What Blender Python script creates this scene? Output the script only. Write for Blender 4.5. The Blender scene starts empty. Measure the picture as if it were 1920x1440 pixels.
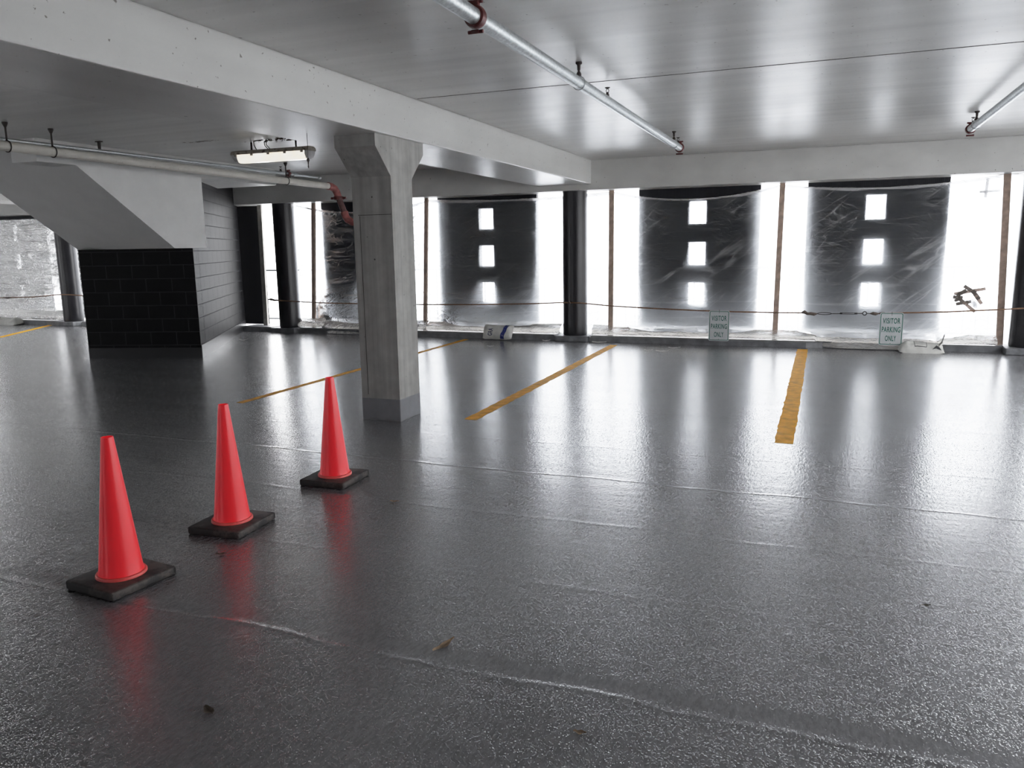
import bpy, bmesh, math, random
from mathutils import Vector, Matrix, noise

random.seed(7)
scene = bpy.context.scene
COL = scene.collection
PI = math.pi


# ------------------------------------------------------------------ helpers
def V(*a):
    return Vector(a)


def add_box(bm, x0, x1, y0, y1, z0, z1, bevel=0.0, seg=2):
    vs = [bm.verts.new((x, y, z)) for x in (x0, x1) for y in (y0, y1) for z in (z0, z1)]
    q = [(0, 1, 3, 2), (4, 6, 7, 5), (0, 4, 5, 1), (2, 3, 7, 6), (0, 2, 6, 4), (1, 5, 7, 3)]
    fs = [bm.faces.new([vs[i] for i in f]) for f in q]
    if bevel > 0:
        es = list({e for f in fs for e in f.edges})
        bmesh.ops.bevel(bm, geom=es, offset=bevel, segments=seg, affect='EDGES', profile=0.5)


def add_prism(bm, poly, a0, a1, axis='z'):
    """extrude a 2-D polygon: axis z -> poly is (x,y); axis x -> poly is (y,z); axis y -> poly is (x,z)"""
    def mk(p, a):
        if axis == 'z':
            return (p[0], p[1], a)
        if axis == 'x':
            return (a, p[0], p[1])
        return (p[0], a, p[1])
    lo = [bm.verts.new(mk(p, a0)) for p in poly]
    hi = [bm.verts.new(mk(p, a1)) for p in poly]
    n = len(poly)
    bm.faces.new(lo[::-1])
    bm.faces.new(hi)
    for i in range(n):
        bm.faces.new((lo[i], lo[(i + 1) % n], hi[(i + 1) % n], hi[i]))


def frame_of(d):
    d = d.normalized()
    up = V(0, 0, 1) if abs(d.z) < 0.9 else V(1, 0, 0)
    a = d.cross(up).normalized()
    return a, a.cross(d).normalized()


def add_tube(bm, pts, r, seg=12, cap=True):
    pts = [Vector(p) for p in pts]
    n = len(pts)
    rs = r if isinstance(r, (list, tuple)) else [r] * n
    rings = []
    a = None
    for i, p in enumerate(pts):
        d = (pts[min(i + 1, n - 1)] - pts[max(i - 1, 0)]).normalized()
        if a is None:
            a, b = frame_of(d)
        else:
            a = (a - d * a.dot(d)).normalized()
            b = a.cross(d).normalized()
        rings.append([bm.verts.new(p + (a * math.cos(t) + b * math.sin(t)) * rs[i])
                      for t in (2 * PI * k / seg for k in range(seg))])
    for i in range(n - 1):
        for k in range(seg):
            bm.faces.new((rings[i][k], rings[i][(k + 1) % seg], rings[i + 1][(k + 1) % seg], rings[i + 1][k]))
    if cap:
        bm.faces.new(rings[0][::-1])
        bm.faces.new(rings[-1])


def add_lathe(bm, prof, c=(0, 0, 0), seg=32, cap=True):
    rings = []
    for r, z in prof:
        rings.append([bm.verts.new((c[0] + r * math.cos(2 * PI * k / seg), c[1] + r * math.sin(2 * PI * k / seg), c[2] + z))
                      for k in range(seg)])
    for i in range(len(prof) - 1):
        for k in range(seg):
            bm.faces.new((rings[i][k], rings[i][(k + 1) % seg], rings[i + 1][(k + 1) % seg], rings[i + 1][k]))
    if cap:
        bm.faces.new(rings[0][::-1])
        bm.faces.new(rings[-1])


def add_ring(bm, c, axis, R, r, seg=24, rs=8, a0=0.0, a1=2 * PI):
    a, b = frame_of(Vector(axis))
    full = abs(a1 - a0 - 2 * PI) < 1e-6
    n = seg + 1
    pts = [Vector(c) + (a * math.cos(a0 + (a1 - a0) * k / seg) + b * math.sin(a0 + (a1 - a0) * k / seg)) * R for k in range(n)]
    add_tube(bm, pts, r, rs, cap=not full)


def uv_walls(bm):
    uv = bm.loops.layers.uv.verify()
    for f in bm.faces:
        n = f.normal
        if abs(n.z) > 0.7:
            for l in f.loops:
                l[uv].uv = (l.vert.co.x, l.vert.co.y)
        else:
            t = V(-n.y, n.x, 0).normalized()
            for l in f.loops:
                l[uv].uv = (l.vert.co.dot(t), l.vert.co.z)


def link(name, bm, m, parent=None, base=None, smooth=False, uv=False, sharp=0.6):
    """one mesh object; the bmesh is in world coordinates and is moved to its base"""
    bm.normal_update()
    bmesh.ops.recalc_face_normals(bm, faces=bm.faces)
    if uv:
        bm.normal_update()
        uv_walls(bm)
    if parent is not None:
        base = parent['_base'] if '_base' in parent else (0, 0, 0)
    off = Vector(base) if base is not None else V(0, 0, 0)
    bmesh.ops.translate(bm, verts=bm.verts, vec=-off)
    me = bpy.data.meshes.new(name)
    bm.to_mesh(me)
    bm.free()
    if smooth:
        for p in me.polygons:
            p.use_smooth = True
        try:
            me.set_sharp_from_angle(angle=sharp)
        except Exception:
            pass
    if m is not None:
        me.materials.append(m)
    o = bpy.data.objects.new(name, me)
    COL.objects.link(o)
    if parent is not None:
        o.parent = parent
        o['_base'] = list(off)
    else:
        o.location = off
        o['_base'] = list(off)
    return o


def thing(name, label, cat, loc=(0, 0, 0), group=None):
    o = bpy.data.objects.new(name, None)
    o.empty_display_size = 0.1
    COL.objects.link(o)
    o.location = loc
    o['_base'] = list(loc)
    tag(o, label, cat, group)
    return o


def tag(o, label, cat, group=None):
    o['label'] = label
    o['category'] = cat
    if group:
        o['group'] = group
    return o


def struct(o, label=None):
    o['kind'] = 'structure'
    if label:
        o['label'] = label
    return o


def dup(root, loc, label, group=None):
    r = root.copy()
    COL.objects.link(r)
    r.location = loc
    r['label'] = label
    if group:
        r['group'] = group
    for ch in list(root.children):
        c = ch.copy()
        COL.objects.link(c)
        c.parent = r
        for g in list(ch.children):
            d = g.copy()
            COL.objects.link(d)
            d.parent = c
    return r


# ------------------------------------------------------------------ materials
class NT:
    def __init__(self, name):
        self.m = bpy.data.materials.new(name)
        self.m.use_nodes = True
        self.t = self.m.node_tree
        self.t.nodes.clear()
        self.out = self.t.nodes.new('ShaderNodeOutputMaterial')

    def n(self, typ, **kw):
        nd = self.t.nodes.new('ShaderNode' + typ)
        for k, v in kw.items():
            if k.startswith('i_'):
                key = k[2:]
                nd.inputs[int(key) if key.isdigit() else key].default_value = v
            else:
                setattr(nd, k, v)
        return nd

    def l(self, a, b):
        self.t.links.new(a, b)

    def obj(self, scale=(1, 1, 1)):
        tc = self.n('TexCoord')
        mp = self.n('Mapping')
        mp.inputs['Scale'].default_value = scale
        self.l(tc.outputs['Object'], mp.inputs['Vector'])
        return mp.outputs['Vector']

    def noise(self, vec, scale, detail=3.0, rough=0.55, dist=0.0):
        nd = self.n('TexNoise')
        nd.inputs['Scale'].default_value = scale
        nd.inputs['Detail'].default_value = detail
        nd.inputs['Roughness'].default_value = rough
        nd.inputs['Distortion'].default_value = dist
        self.l(vec, nd.inputs['Vector'])
        return nd.outputs['Fac']

    def ramp(self, fac, stops, interp='LINEAR'):
        nd = self.n('ValToRGB')
        cr = nd.color_ramp
        cr.interpolation = interp
        while len(cr.elements) < len(stops):
            cr.elements.new(0.5)
        for e, (p, c) in zip(cr.elements, stops):
            e.position = p
            e.color = c if len(c) == 4 else (*c, 1)
        self.l(fac, nd.inputs['Fac'])
        return nd.outputs['Color']

    def math(self, op, a, b=None, c=None, clamp=False):
        nd = self.n('Math', operation=op, use_clamp=clamp)
        for i, x in enumerate((a, b, c)):
            if x is None:
                continue
            if isinstance(x, (int, float)):
                nd.inputs[i].default_value = x
            else:
                self.l(x, nd.inputs[i])
        return nd.outputs[0]

    def mixc(self, fac, a, b, blend='MIX'):
        nd = self.n('Mix', data_type='RGBA', blend_type=blend)
        for sock, x in ((nd.inputs[0], fac), (nd.inputs[6], a), (nd.inputs[7], b)):
            if isinstance(x, (int, float)):
                sock.default_value = x
            elif isinstance(x, tuple):
                sock.default_value = x if len(x) == 4 else (*x, 1)
            else:
                self.l(x, sock)
        return nd.outputs[2]

    def bump(self, h, strength=0.3, dist=0.01, normal=None):
        nd = self.n('Bump')
        nd.inputs['Strength'].default_value = strength
        nd.inputs['Distance'].default_value = dist
        self.l(h, nd.inputs['Height'])
        if normal is not None:
            self.l(normal, nd.inputs['Normal'])
        return nd.outputs['Normal']

    def principled(self, color=None, rough=0.5, metal=0.0, spec=0.5, normal=None, **kw):
        p = self.n('BsdfPrincipled')
        if color is not None:
            if isinstance(color, tuple):
                p.inputs['Base Color'].default_value = color if len(color) == 4 else (*color, 1)
            else:
                self.l(color, p.inputs['Base Color'])
        if isinstance(rough, (int, float)):
            p.inputs['Roughness'].default_value = rough
        else:
            self.l(rough, p.inputs['Roughness'])
        p.inputs['Metallic'].default_value = metal
        p.inputs['Specular IOR Level'].default_value = spec
        if normal is not None:
            self.l(normal, p.inputs['Normal'])
        for k, v in kw.items():
            p.inputs[k].default_value = v
        self.l(p.outputs['BSDF'], self.out.inputs['Surface'])
        return p


def simple(name, c, rough=0.5, metal=0.0, spec=0.5, var=0.15, scale=8.0, bump=0.0, bscale=60.0, dirt=None):
    t = NT(name)
    v = t.obj()
    f = t.noise(v, scale, 5)
    lo = tuple(x * (1 - var) for x in c)
    hi = tuple(min(1, x * (1 + var)) for x in c)
    col = t.ramp(f, [(0.3, lo), (0.7, hi)])
    if dirt:
        g = t.noise(v, dirt[1], 6, 0.7)
        mk = t.ramp(g, [(dirt[2], (0, 0, 0)), (dirt[2] + 0.08, (1, 1, 1))])
        col = t.mixc(mk, col, dirt[0])
    nm = None
    if bump:
        nm = t.bump(t.noise(v, bscale, 4), bump, 0.004)
    t.principled(col, rough, metal, spec, nm)
    return t.m


# floor: wet-looking grey deck coating with a broadcast grit texture
def make_floor_mat():
    t = NT('deck_coating')
    v = t.obj()
    sep = t.n('SeparateXYZ')
    t.l(v, sep.inputs[0])
    X, Y = sep.outputs[0], sep.outputs[1]
    base = t.ramp(t.noise(v, 0.9, 4), [(0.3, (0.165, 0.164, 0.170)), (0.7, (0.195, 0.194, 0.202))])
    streakv = t.obj((0.35, 2.2, 1))
    sf = t.noise(streakv, 1.3, 4, 0.6, 0.4)
    # grit
    def grains(sc, dens):
        vo = t.n('TexVoronoi')
        vo.inputs['Scale'].default_value = sc
        t.l(v, vo.inputs['Vector'])
        sp_ = t.n('SeparateColor')
        t.l(vo.outputs['Color'], sp_.inputs[0])
        on = t.math('LESS_THAN', sp_.outputs[0], dens)
        rad = t.math('ADD', t.math('MULTIPLY', sp_.outputs[1], 0.25), 0.30)
        q = t.math('SUBTRACT', 1.0, t.math('DIVIDE', vo.outputs['Distance'], rad), clamp=True)
        q = t.math('MULTIPLY', t.math('MULTIPLY', q, q), t.math('SUBTRACT', 3.0, t.math('MULTIPLY', q, 2.0)))
        return t.math('MULTIPLY', q, on)
    g1 = t.math('ADD', grains(150, 0.9), t.math('MULTIPLY', grains(84, 0.5), 1.6))
    patch = t.ramp(t.noise(streakv, 1.7, 4, 0.6, 0.6), [(0.38, (0.45,) * 3), (0.58, (1,) * 3)])
    grit = t.math('MULTIPLY', g1, patch)
    # roller lap ridges across the bay
    wob = t.math('MULTIPLY', t.math('SUBTRACT', t.noise(v, 0.8, 3), 0.5), 0.22)
    ridge = None
    for yy, amp, wd in ((2.575, 1.0, 0.016), (3.45, 0.35, 0.02), (4.34, 0.3, 0.02), (5.23, 0.7, 0.014), (6.1, 0.3, 0.02), (7.55, 0.5, 0.02), (9.2, 0.4, 0.03), (10.9, .4, .03)):
        d = t.math('SUBTRACT', t.math('ADD', Y, wob), yy)
        e = t.math('MULTIPLY', d, 1.0 / wd)
        g = t.math('MULTIPLY', t.math('EXPONENT', t.math('MULTIPLY', t.math('MULTIPLY', e, e), -1.0)), amp)
        ridge = g if ridge is None else t.math('ADD', ridge, g)
    ridge = t.math('MULTIPLY', ridge, t.math('ADD', t.noise(v, 3.0, 3), 0.35))
    # one smoother trowelled band beside the nearest lap
    bd = t.math('MULTIPLY', t.math('SUBTRACT', t.math('ADD', Y, wob), 2.66), 1 / 0.075)
    band = t.math('EXPONENT', t.math('MULTIPLY', t.math('MULTIPLY', bd, bd), -1.0))
    grit = t.math('MULTIPLY', grit, t.math('SUBTRACT', 1.0, t.math('MULTIPLY', band, 0.75)))
    n0 = t.bump(t.noise(t.obj((0.3, 2.2, 1)), 6.0, 3, 0.5), 0.20, 0.006)
    spk = t.noise(t.obj((60, 20, 1)), 1.0, 2, 0.6)
    n0 = t.bump(spk, 0.30, 0.0045, n0)
    n1 = t.bump(grit, 0.8, 0.0020, n0)
    n2 = t.bump(ridge, 0.6, 0.005, n1)
    col = t.mixc(t.math('MULTIPLY', sf, 0.35), base, (0.112, 0.111, 0.116))
    col = t.mixc(t.math('MULTIPLY', band, 0.25), col, (0.235, 0.235, 0.245))
    rr = t.math('ADD', t.math('MULTIPLY', t.noise(streakv, 2.1, 3), 0.14), 0.14)
    col = t.mixc(t.ramp(spk, [(0.40, (0.5, 0.5, 0.5)), (0.62, (0, 0, 0))]), col, (0.085, 0.085, 0.09))  # grain occlusion put into the base colour as dark speckles
    p = t.principled(col, rr, 0, 1.0, n2)
    p.inputs['Coat Weight'].default_value = 0.6
    p.inputs['Coat Roughness'].default_value = 0.16
    p.inputs['Coat IOR'].default_value = 1.7
    t.l(n2, p.inputs['Coat Normal'])
    return t.m


def make_ceiling_mat(name, c=(0.66, 0.66, 0.645), rough=0.34, stretch=(0.25, 5.0, 1)):
    t = NT(name)
    v = t.obj()
    st = t.obj(stretch)
    f = t.noise(st, 1.2, 3, 0.5, 0.0)
    big = t.noise(v, 0.7, 4, 0.6)
    lo = tuple(x * 0.86 for x in c)
    hi = tuple(min(1, x * 1.06) for x in c)
    col = t.ramp(t.math('ADD', t.math('MULTIPLY', f, 0.6), t.math('MULTIPLY', big, 0.4)), [(0.35, lo), (0.65, hi)])
    sp = t.ramp(t.noise(v, 26, 3, 0.5), [(0.70, (0, 0, 0)), (0.72, (1, 1, 1))])
    col = t.mixc(t.math('MULTIPLY', sp, 0.8), col, (0.10, 0.085, 0.07))
    n0 = t.bump(f, 0.22, 0.010)
    n1 = t.bump(t.noise(st, 7, 3, 0.5), 0.12, 0.003, n0)
    rr = t.math('ADD', t.math('MULTIPLY', big, 0.2), rough - 0.1)
    t.principled(col, rr, 0, 0.5, n1)
    return t.m


def make_block_mat():
    t = NT('painted_block')
    tc = t.n('TexCoord')
    b = t.n('TexBrick', offset=0.5, squash=1.0)
    b.inputs['Scale'].default_value = 1.0
    b.inputs['Mortar Size'].default_value = 0.006
    b.inputs['Mortar Smooth'].default_value = 0.3
    b.inputs['Brick Width'].default_value = 0.42
    b.inputs['Row Height'].default_value = 0.207
    b.inputs['Color1'].default_value = (0.005, 0.005, 0.006, 1)
    b.inputs['Color2'].default_value = (0.007, 0.007, 0.008, 1)
    b.inputs['Mortar'].default_value = (0.040, 0.040, 0.044, 1)  # joints lightened in colour to carry highlights of the rough recesses
    t.l(tc.outputs['UV'], b.inputs['Vector'])
    inv = t.math('SUBTRACT', 1.0, b.outputs['Fac'])
    n0 = t.bump(inv, 0.5, 0.006)
    n1 = t.bump(t.noise(tc.outputs['Object'], 90, 3), 0.25, 0.002, n0)
    t.principled(b.outputs['Color'], t.math('ADD', t.math('MULTIPLY', b.outputs['Fac'], 0.3), 0.48), 0, 0.10, n1)
    return t.m


def make_concrete_mat():
    t = NT('bare_concrete')
    v = t.obj()
    sv = t.obj((14, 14, 0.35))
    streak = t.noise(sv, 1.0, 4, 0.6)
    f = t.noise(v, 5, 6, 0.6)
    col = t.ramp(t.math('ADD', t.math('MULTIPLY', streak, 0.55), t.math('MULTIPLY', f, 0.45)),
                 [(0.32, (0.25, 0.248, 0.238)), (0.68, (0.45, 0.447, 0.43))])
    vo = t.n('TexVoronoi')
    vo.inputs['Scale'].default_value = 11
    t.l(v, vo.inputs['Vector'])
    hole = t.ramp(vo.outputs['Distance'], [(0.07, (1, 1, 1)), (0.12, (0, 0, 0))])
    pm = t.ramp(t.noise(v, 2.2, 2), [(0.52, (0, 0, 0)), (0.6, (1, 1, 1))])
    hole = t.math('MULTIPLY', hole, pm)
    col = t.mixc(t.math('MULTIPLY', hole, 0.85), col, (0.03, 0.03, 0.03))
    n0 = t.bump(t.math('SUBTRACT', f, hole), 0.35, 0.006)
    t.principled(col, 0.8, 0, 0.3, n0)
    return t.m


def make_panel_mat():
    t = NT('dark_corrugated_panel')
    v = t.obj()
    w = t.n('TexWave', wave_type='BANDS', bands_direction='X')
    w.inputs['Scale'].default_value = 12.0
    w.inputs['Distortion'].default_value = 0.0
    t.l(v, w.inputs['Vector'])
    col = t.ramp(w.outputs['Fac'], [(0.0, (0.010, 0.011, 0.014)), (1.0, (0.018, 0.019, 0.024))])
    t.principled(col, 0.6, 0, 0.3, t.bump(w.outputs['Fac'], 0.3, 0.004))
    return t.m


def make_plastic_mat(name, tr=0.28, rf=0.32, tl=0.27, df=0.03, rough=0.6, tint=(0.90, 0.945, 1.0), wscale=1.0):
    """translucent polyethylene: clear, rough-refracted and scattered light plus a glossy skin"""
    t = NT(name)
    v = t.obj()
    wr = t.noise(t.obj((1.1, 1, 3.2)), 2.2 * wscale, 5, 0.55, 1.4)
    wr2 = t.noise(t.obj((0.5, 1, 6)), 3.0 * wscale, 3, 0.5, 0.6)
    fold = t.math('ABSOLUTE', t.math('SUBTRACT', wr, 0.5))
    h = t.math('ADD', t.math('MULTIPLY', fold, 1.4), t.math('MULTIPLY', wr2, 0.35))
    # sharp whitened creases: diagonal pulls and level fold lines
    def ridged(vec, sc, lo, hi):
        r_ = t.noise(vec, sc, 2, 0.4, 0.8)
        r_ = t.math('SUBTRACT', 1.0, t.math('MULTIPLY', t.math('ABSOLUTE', t.math('SUBTRACT', r_, 0.5)), 7.0), clamp=True)
        return t.ramp(r_, [(lo, (0, 0, 0)), (hi, (1, 1, 1))])
    tc = t.n('TexCoord')
    def rotmap(ang, sc):
        mp = t.n('Mapping')
        mp.inputs['Rotation'].default_value = (0, ang, 0)
        t.l(tc.outputs['Object'], mp.inputs['Vector'])
        m2_ = t.n('Mapping')
        m2_.inputs['Scale'].default_value = sc
        t.l(mp.outputs['Vector'], m2_.inputs['Vector'])
        return m2_.outputs['Vector']
    c1_ = ridged(rotmap(0.62, (0.7, 1, 5.0)), 1.1 * wscale, 0.80, 1.0)
    c2_ = ridged(rotmap(-0.45, (0.8, 1, 5.5)), 1.2 * wscale, 0.82, 1.0)
    c3_ = ridged(rotmap(0.02, (0.12, 1, 3.4)), 1.5 * wscale, 0.90, 1.0)
    cm = t.math('ADD', t.math('MULTIPLY', c1_, t.ramp(t.noise(v, 0.9, 2), [(0.42, (0, 0, 0)), (0.62, (1, 1, 1))])),
                t.math('MULTIPLY', c2_, t.ramp(t.noise(v, 1.1, 2, 0.5, 0.3), [(0.5, (0, 0, 0)), (0.68, (1, 1, 1))])), clamp=True)
    cm = t.math('ADD', cm, t.math('MULTIPLY', c3_, 0.55), clamp=True)
    h = t.math('ADD', h, t.math('MULTIPLY', cm, 0.12))
    nm = t.bump(h, 0.55, 0.05)
    nm = t.bump(t.noise(v, 45, 3), 0.10, 0.003, nm)
    T = t.n('BsdfTransparent')
    T.inputs['Color'].default_value = (0.96, 0.97, 0.99, 1)
    R = t.n('BsdfRefraction')
    R.inputs['Color'].default_value = (*tint, 1)
    R.inputs['Roughness'].default_value = rough
    R.inputs['IOR'].default_value = 1.35
    t.l(nm, R.inputs['Normal'])
    L = t.n('BsdfTranslucent')
    L.inputs['Color'].default_value = (*tint, 1)
    t.l(nm, L.inputs['Normal'])
    D = t.n('BsdfDiffuse')
    D.inputs['Color'].default_value = (0.80, 0.81, 0.82, 1)
    t.l(nm, D.inputs['Normal'])
    G = t.n('BsdfGlossy')
    G.inputs['Roughness'].default_value = 0.22
    G.inputs['Color'].default_value = (0.95, 0.95, 0.95, 1)
    t.l(nm, G.inputs['Normal'])
    tot = tr + rf + tl + df
    m1 = t.n('MixShader')
    m1.inputs[0].default_value = rf / (tr + rf)
    t.l(T.outputs[0], m1.inputs[1])
    t.l(R.outputs[0], m1.inputs[2])
    m2 = t.n('MixShader')
    m2.inputs[0].default_value = tl / (tr + rf + tl)
    t.l(m1.outputs[0], m2.inputs[1])
    t.l(L.outputs[0], m2.inputs[2])
    m3 = t.n('MixShader')
    m3.inputs[0].default_value = df / tot
    t.l(m2.outputs[0], m3.inputs[1])
    t.l(D.outputs[0], m3.inputs[2])
    # creased film is whiter
    mc = t.n('MixShader')
    wl = t.n('MixShader')
    wl.inputs[0].default_value = 0.55
    t.l(L.outputs[0], wl.inputs[1])
    t.l(D.outputs[0], wl.inputs[2])
    t.l(t.math('MULTIPLY', cm, 0.7), mc.inputs[0])
    t.l(m3.outputs[0], mc.inputs[1])
    t.l(wl.outputs[0], mc.inputs[2])
    m3 = mc
    fr = t.n('Fresnel')
    fr.inputs['IOR'].default_value = 1.45
    t.l(nm, fr.inputs['Normal'])
    m4 = t.n('MixShader')
    t.l(t.math('MULTIPLY', fr.outputs[0], 1.0), m4.inputs[0])
    t.l(m3.outputs[0], m4.inputs[1])
    t.l(G.outputs[0], m4.inputs[2])
    t.l(m4.outputs[0], t.out.inputs['Surface'])
    return t.m


M = {}
M['floor'] = make_floor_mat()
M['ceiling'] = make_ceiling_mat('painted_ceiling')
M['beam'] = make_ceiling_mat('painted_beam', (0.62, 0.62, 0.605), 0.35, (1.5, 0.25, 2.5))
M['white_paint'] = simple('white_painted_concrete', (0.74, 0.74, 0.73), 0.5, var=0.04, scale=3, bump=0.1, bscale=30)
M['block'] = make_block_mat()
M['black_gloss'] = simple('black_paint', (0.012, 0.012, 0.014), 0.3, var=0.25, scale=6, bump=0.15, bscale=50)
M['column_black'] = simple('black_column_paint', (0.016, 0.016, 0.019), 0.34, var=0.2, scale=5, bump=0.12, bscale=70)
M['concrete'] = make_concrete_mat()
M['grey_paint'] = simple('grey_painted_base', (0.20, 0.205, 0.22), 0.4, var=0.1, scale=9, bump=0.2, bscale=60)
M['kerb'] = simple('grey_coated_kerb', (0.17, 0.175, 0.185), 0.35, var=0.3, scale=7, bump=0.4, bscale=45)
M['footing'] = simple('grey_concrete_footing', (0.17, 0.175, 0.185), 0.5, var=0.3, scale=12, bump=0.4, bscale=40)
M['panel'] = make_panel_mat()
M['plastic'] = make_plastic_mat('clear_poly_sheet')
M['plastic_grey'] = make_plastic_mat('hazy_poly_sheet', 0.70, 0.03, 0.03, 0.24, 0.3)
M['hem'] = make_plastic_mat('bunched_poly_hem', 0.03, 0.05, 0.42, 0.50, 0.5, (1.0, 0.95, 0.86), 2.0)
M['top_hem'] = make_plastic_mat('folded_poly_edge', 0.10, 0.12, 0.30, 0.45, 0.4, (0.85, 0.85, 0.87), 1.0)
M['wood'] = simple('weathered_wood', (0.46, 0.345, 0.28), 0.7, var=0.25, scale=12, bump=0.3, bscale=40)
M['pale_wood'] = simple('pale_wrapped_wood', (0.42, 0.40, 0.37), 0.6, var=0.3, scale=9, bump=0.3)
M['galv'] = simple('galvanized_steel', (0.52, 0.55, 0.56), 0.38, metal=0.75, var=0.22, scale=45)
M['white_pipe'] = simple('chipped_cream_pipe_paint', (0.62, 0.60, 0.55), 0.5, var=0.08, scale=8, dirt=((0.16, 0.12, 0.09), 22, 0.63))
M['red_iron'] = simple('red_iron', (0.11, 0.020, 0.018), 0.45, var=0.35, scale=20, bump=0.3)
M['dull_red'] = simple('faded_red_iron', (0.34, 0.11, 0.10), 0.5, var=0.3, scale=15, bump=0.3)
M['dark_iron'] = simple('dark_rusty_iron', (0.035, 0.025, 0.022), 0.6, var=0.4, scale=30)
M['railing'] = simple('grey_railing_paint', (0.12, 0.125, 0.13), 0.5)
M['yellow'] = simple('worn_yellow_paint', (0.78, 0.38, 0.02), 0.6, spec=0.12, var=0.22, scale=10, bump=0.7, bscale=130)
M['cone'] = simple('red_plastic_added_glow', (0.93, 0.030, 0.036), 0.33, var=0.05, scale=4)
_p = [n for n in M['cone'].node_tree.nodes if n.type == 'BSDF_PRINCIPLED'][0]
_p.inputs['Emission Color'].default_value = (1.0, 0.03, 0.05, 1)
_p.inputs['Emission Strength'].default_value = 0.12   # faint red glow added to brighten the cones
M['cone_rim'] = simple('scuffed_red_plastic_rim', (0.80, 0.10, 0.09), 0.45, var=0.1, scale=12)
M['rubber'] = simple('black_rubber', (0.022, 0.021, 0.021), 0.6, var=0.4, scale=14, bump=0.35, bscale=35, dirt=((0.075, 0.062, 0.055), 6, 0.5))
M['sign_white'] = simple('sign_face', (0.62, 0.66, 0.67), 0.35, var=0.03)
M['sign_green'] = simple('sign_green', (0.0, 0.13, 0.10), 0.4, var=0.05)
M['cord'] = simple('tan_orange_cord', (0.24, 0.14, 0.085), 0.7, var=0.3, scale=30)
M['steel_dark'] = simple('dark_steel_hardware', (0.06, 0.06, 0.065), 0.4, metal=0.6, var=0.3)
M['knot'] = simple('frayed_knot', (0.13, 0.105, 0.09), 0.85, var=0.5, scale=60)
M['bag_ink'] = simple('navy_print', (0.012, 0.02, 0.11), 0.6)
M['grey_ink'] = simple('grey_print', (0.07, 0.07, 0.075), 0.6)
M['bag'] = simple('white_woven_sack', (0.66, 0.66, 0.63), 0.6, var=0.12, scale=9, bump=0.5, bscale=22)
M['bag_stripe'] = simple('blue_sack_band', (0.02, 0.035, 0.20), 0.55, var=0.3, scale=20, bump=0.3, bscale=22, dirt=((0.5, 0.52, 0.6), 28, 0.6))
def tape_mat(name, c, f):
    t = NT(name)
    v = t.obj()
    col = t.ramp(t.noise(v, 20, 4), [(0.3, tuple(x * 0.75 for x in c)), (0.7, tuple(min(1, x * 1.25) for x in c))])
    a, b = t.n('BsdfDiffuse'), t.n('BsdfTranslucent')
    t.l(col, a.inputs['Color'])
    t.l(col, b.inputs['Color'])
    m = t.n('MixShader')
    m.inputs[0].default_value = f
    t.l(a.outputs[0], m.inputs[1])
    t.l(b.outputs[0], m.inputs[2])
    t.l(m.outputs[0], t.out.inputs['Surface'])
    return t.m


M['tape'] = tape_mat('brown_tape', (0.36, 0.29, 0.255), 0.22)
M['tape_dark'] = tape_mat('overlapped_tape', (0.17, 0.15, 0.135), 0.12)
M['scrap'] = simple('white_scrap', (0.72, 0.72, 0.70), 0.5)
M['leaf'] = simple('dry_brown_leaf', (0.26, 0.18, 0.11), 0.7, var=0.4, scale=40)
M['leaf_dark'] = simple('dark_wet_leaf', (0.055, 0.042, 0.025), 0.5, var=0.4, scale=40)
M['outside'] = simple('outside_paving', (0.55, 0.55, 0.54), 0.8)
M['housing'] = simple('dirty_lamp_housing', (0.42, 0.38, 0.32), 0.55, var=0.2, scale=14, dirt=((0.10, 0.075, 0.055), 18, 0.55))
M['web'] = simple('dark_wire_and_web', (0.035, 0.028, 0.024), 0.8)
M['stain'] = simple('brown_ceiling_dirt', (0.13, 0.10, 0.08), 0.9, var=0.5, scale=40)
M['joint'] = simple('dark_joint', (0.03, 0.028, 0.026), 0.8)
M['backwall'] = simple('rear_wall_paint', (0.35, 0.35, 0.35), 0.7)


def make_diffuser():
    t = NT('lamp_diffuser')
    v = t.obj()
    col = t.ramp(t.noise(v, 7, 4), [(0.35, (1.0, 0.97, 0.90)), (0.75, (0.95, 0.82, 0.58))])
    p = t.principled((0.9, 0.9, 0.88), 0.25, 0, 0.5)
    t.l(col, p.inputs['Emission Color'])
    p.inputs['Emission Strength'].default_value = 1.1
    return t.m


M['diffuser'] = make_diffuser()
M['diffuser_end'] = simple('clear_lamp_end', (0.62, 0.62, 0.62), 0.3, var=0.15)

# ------------------------------------------------------------------ setting
CEIL = 3.04
XR, XL, YB = 6.0, -23.0, -6.0
BEAM_Z = 2.65      # underside of the long beam
FAR_Z = 2.555      # underside of the far edge beam

bm = bmesh.new()
add_box(bm, XL, XR + 4, YB, 13.6, -0.25, 0.0)
floor = struct(link('floor', bm, M['floor']), 'wet-looking dark grey coated parking deck floor')

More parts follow.
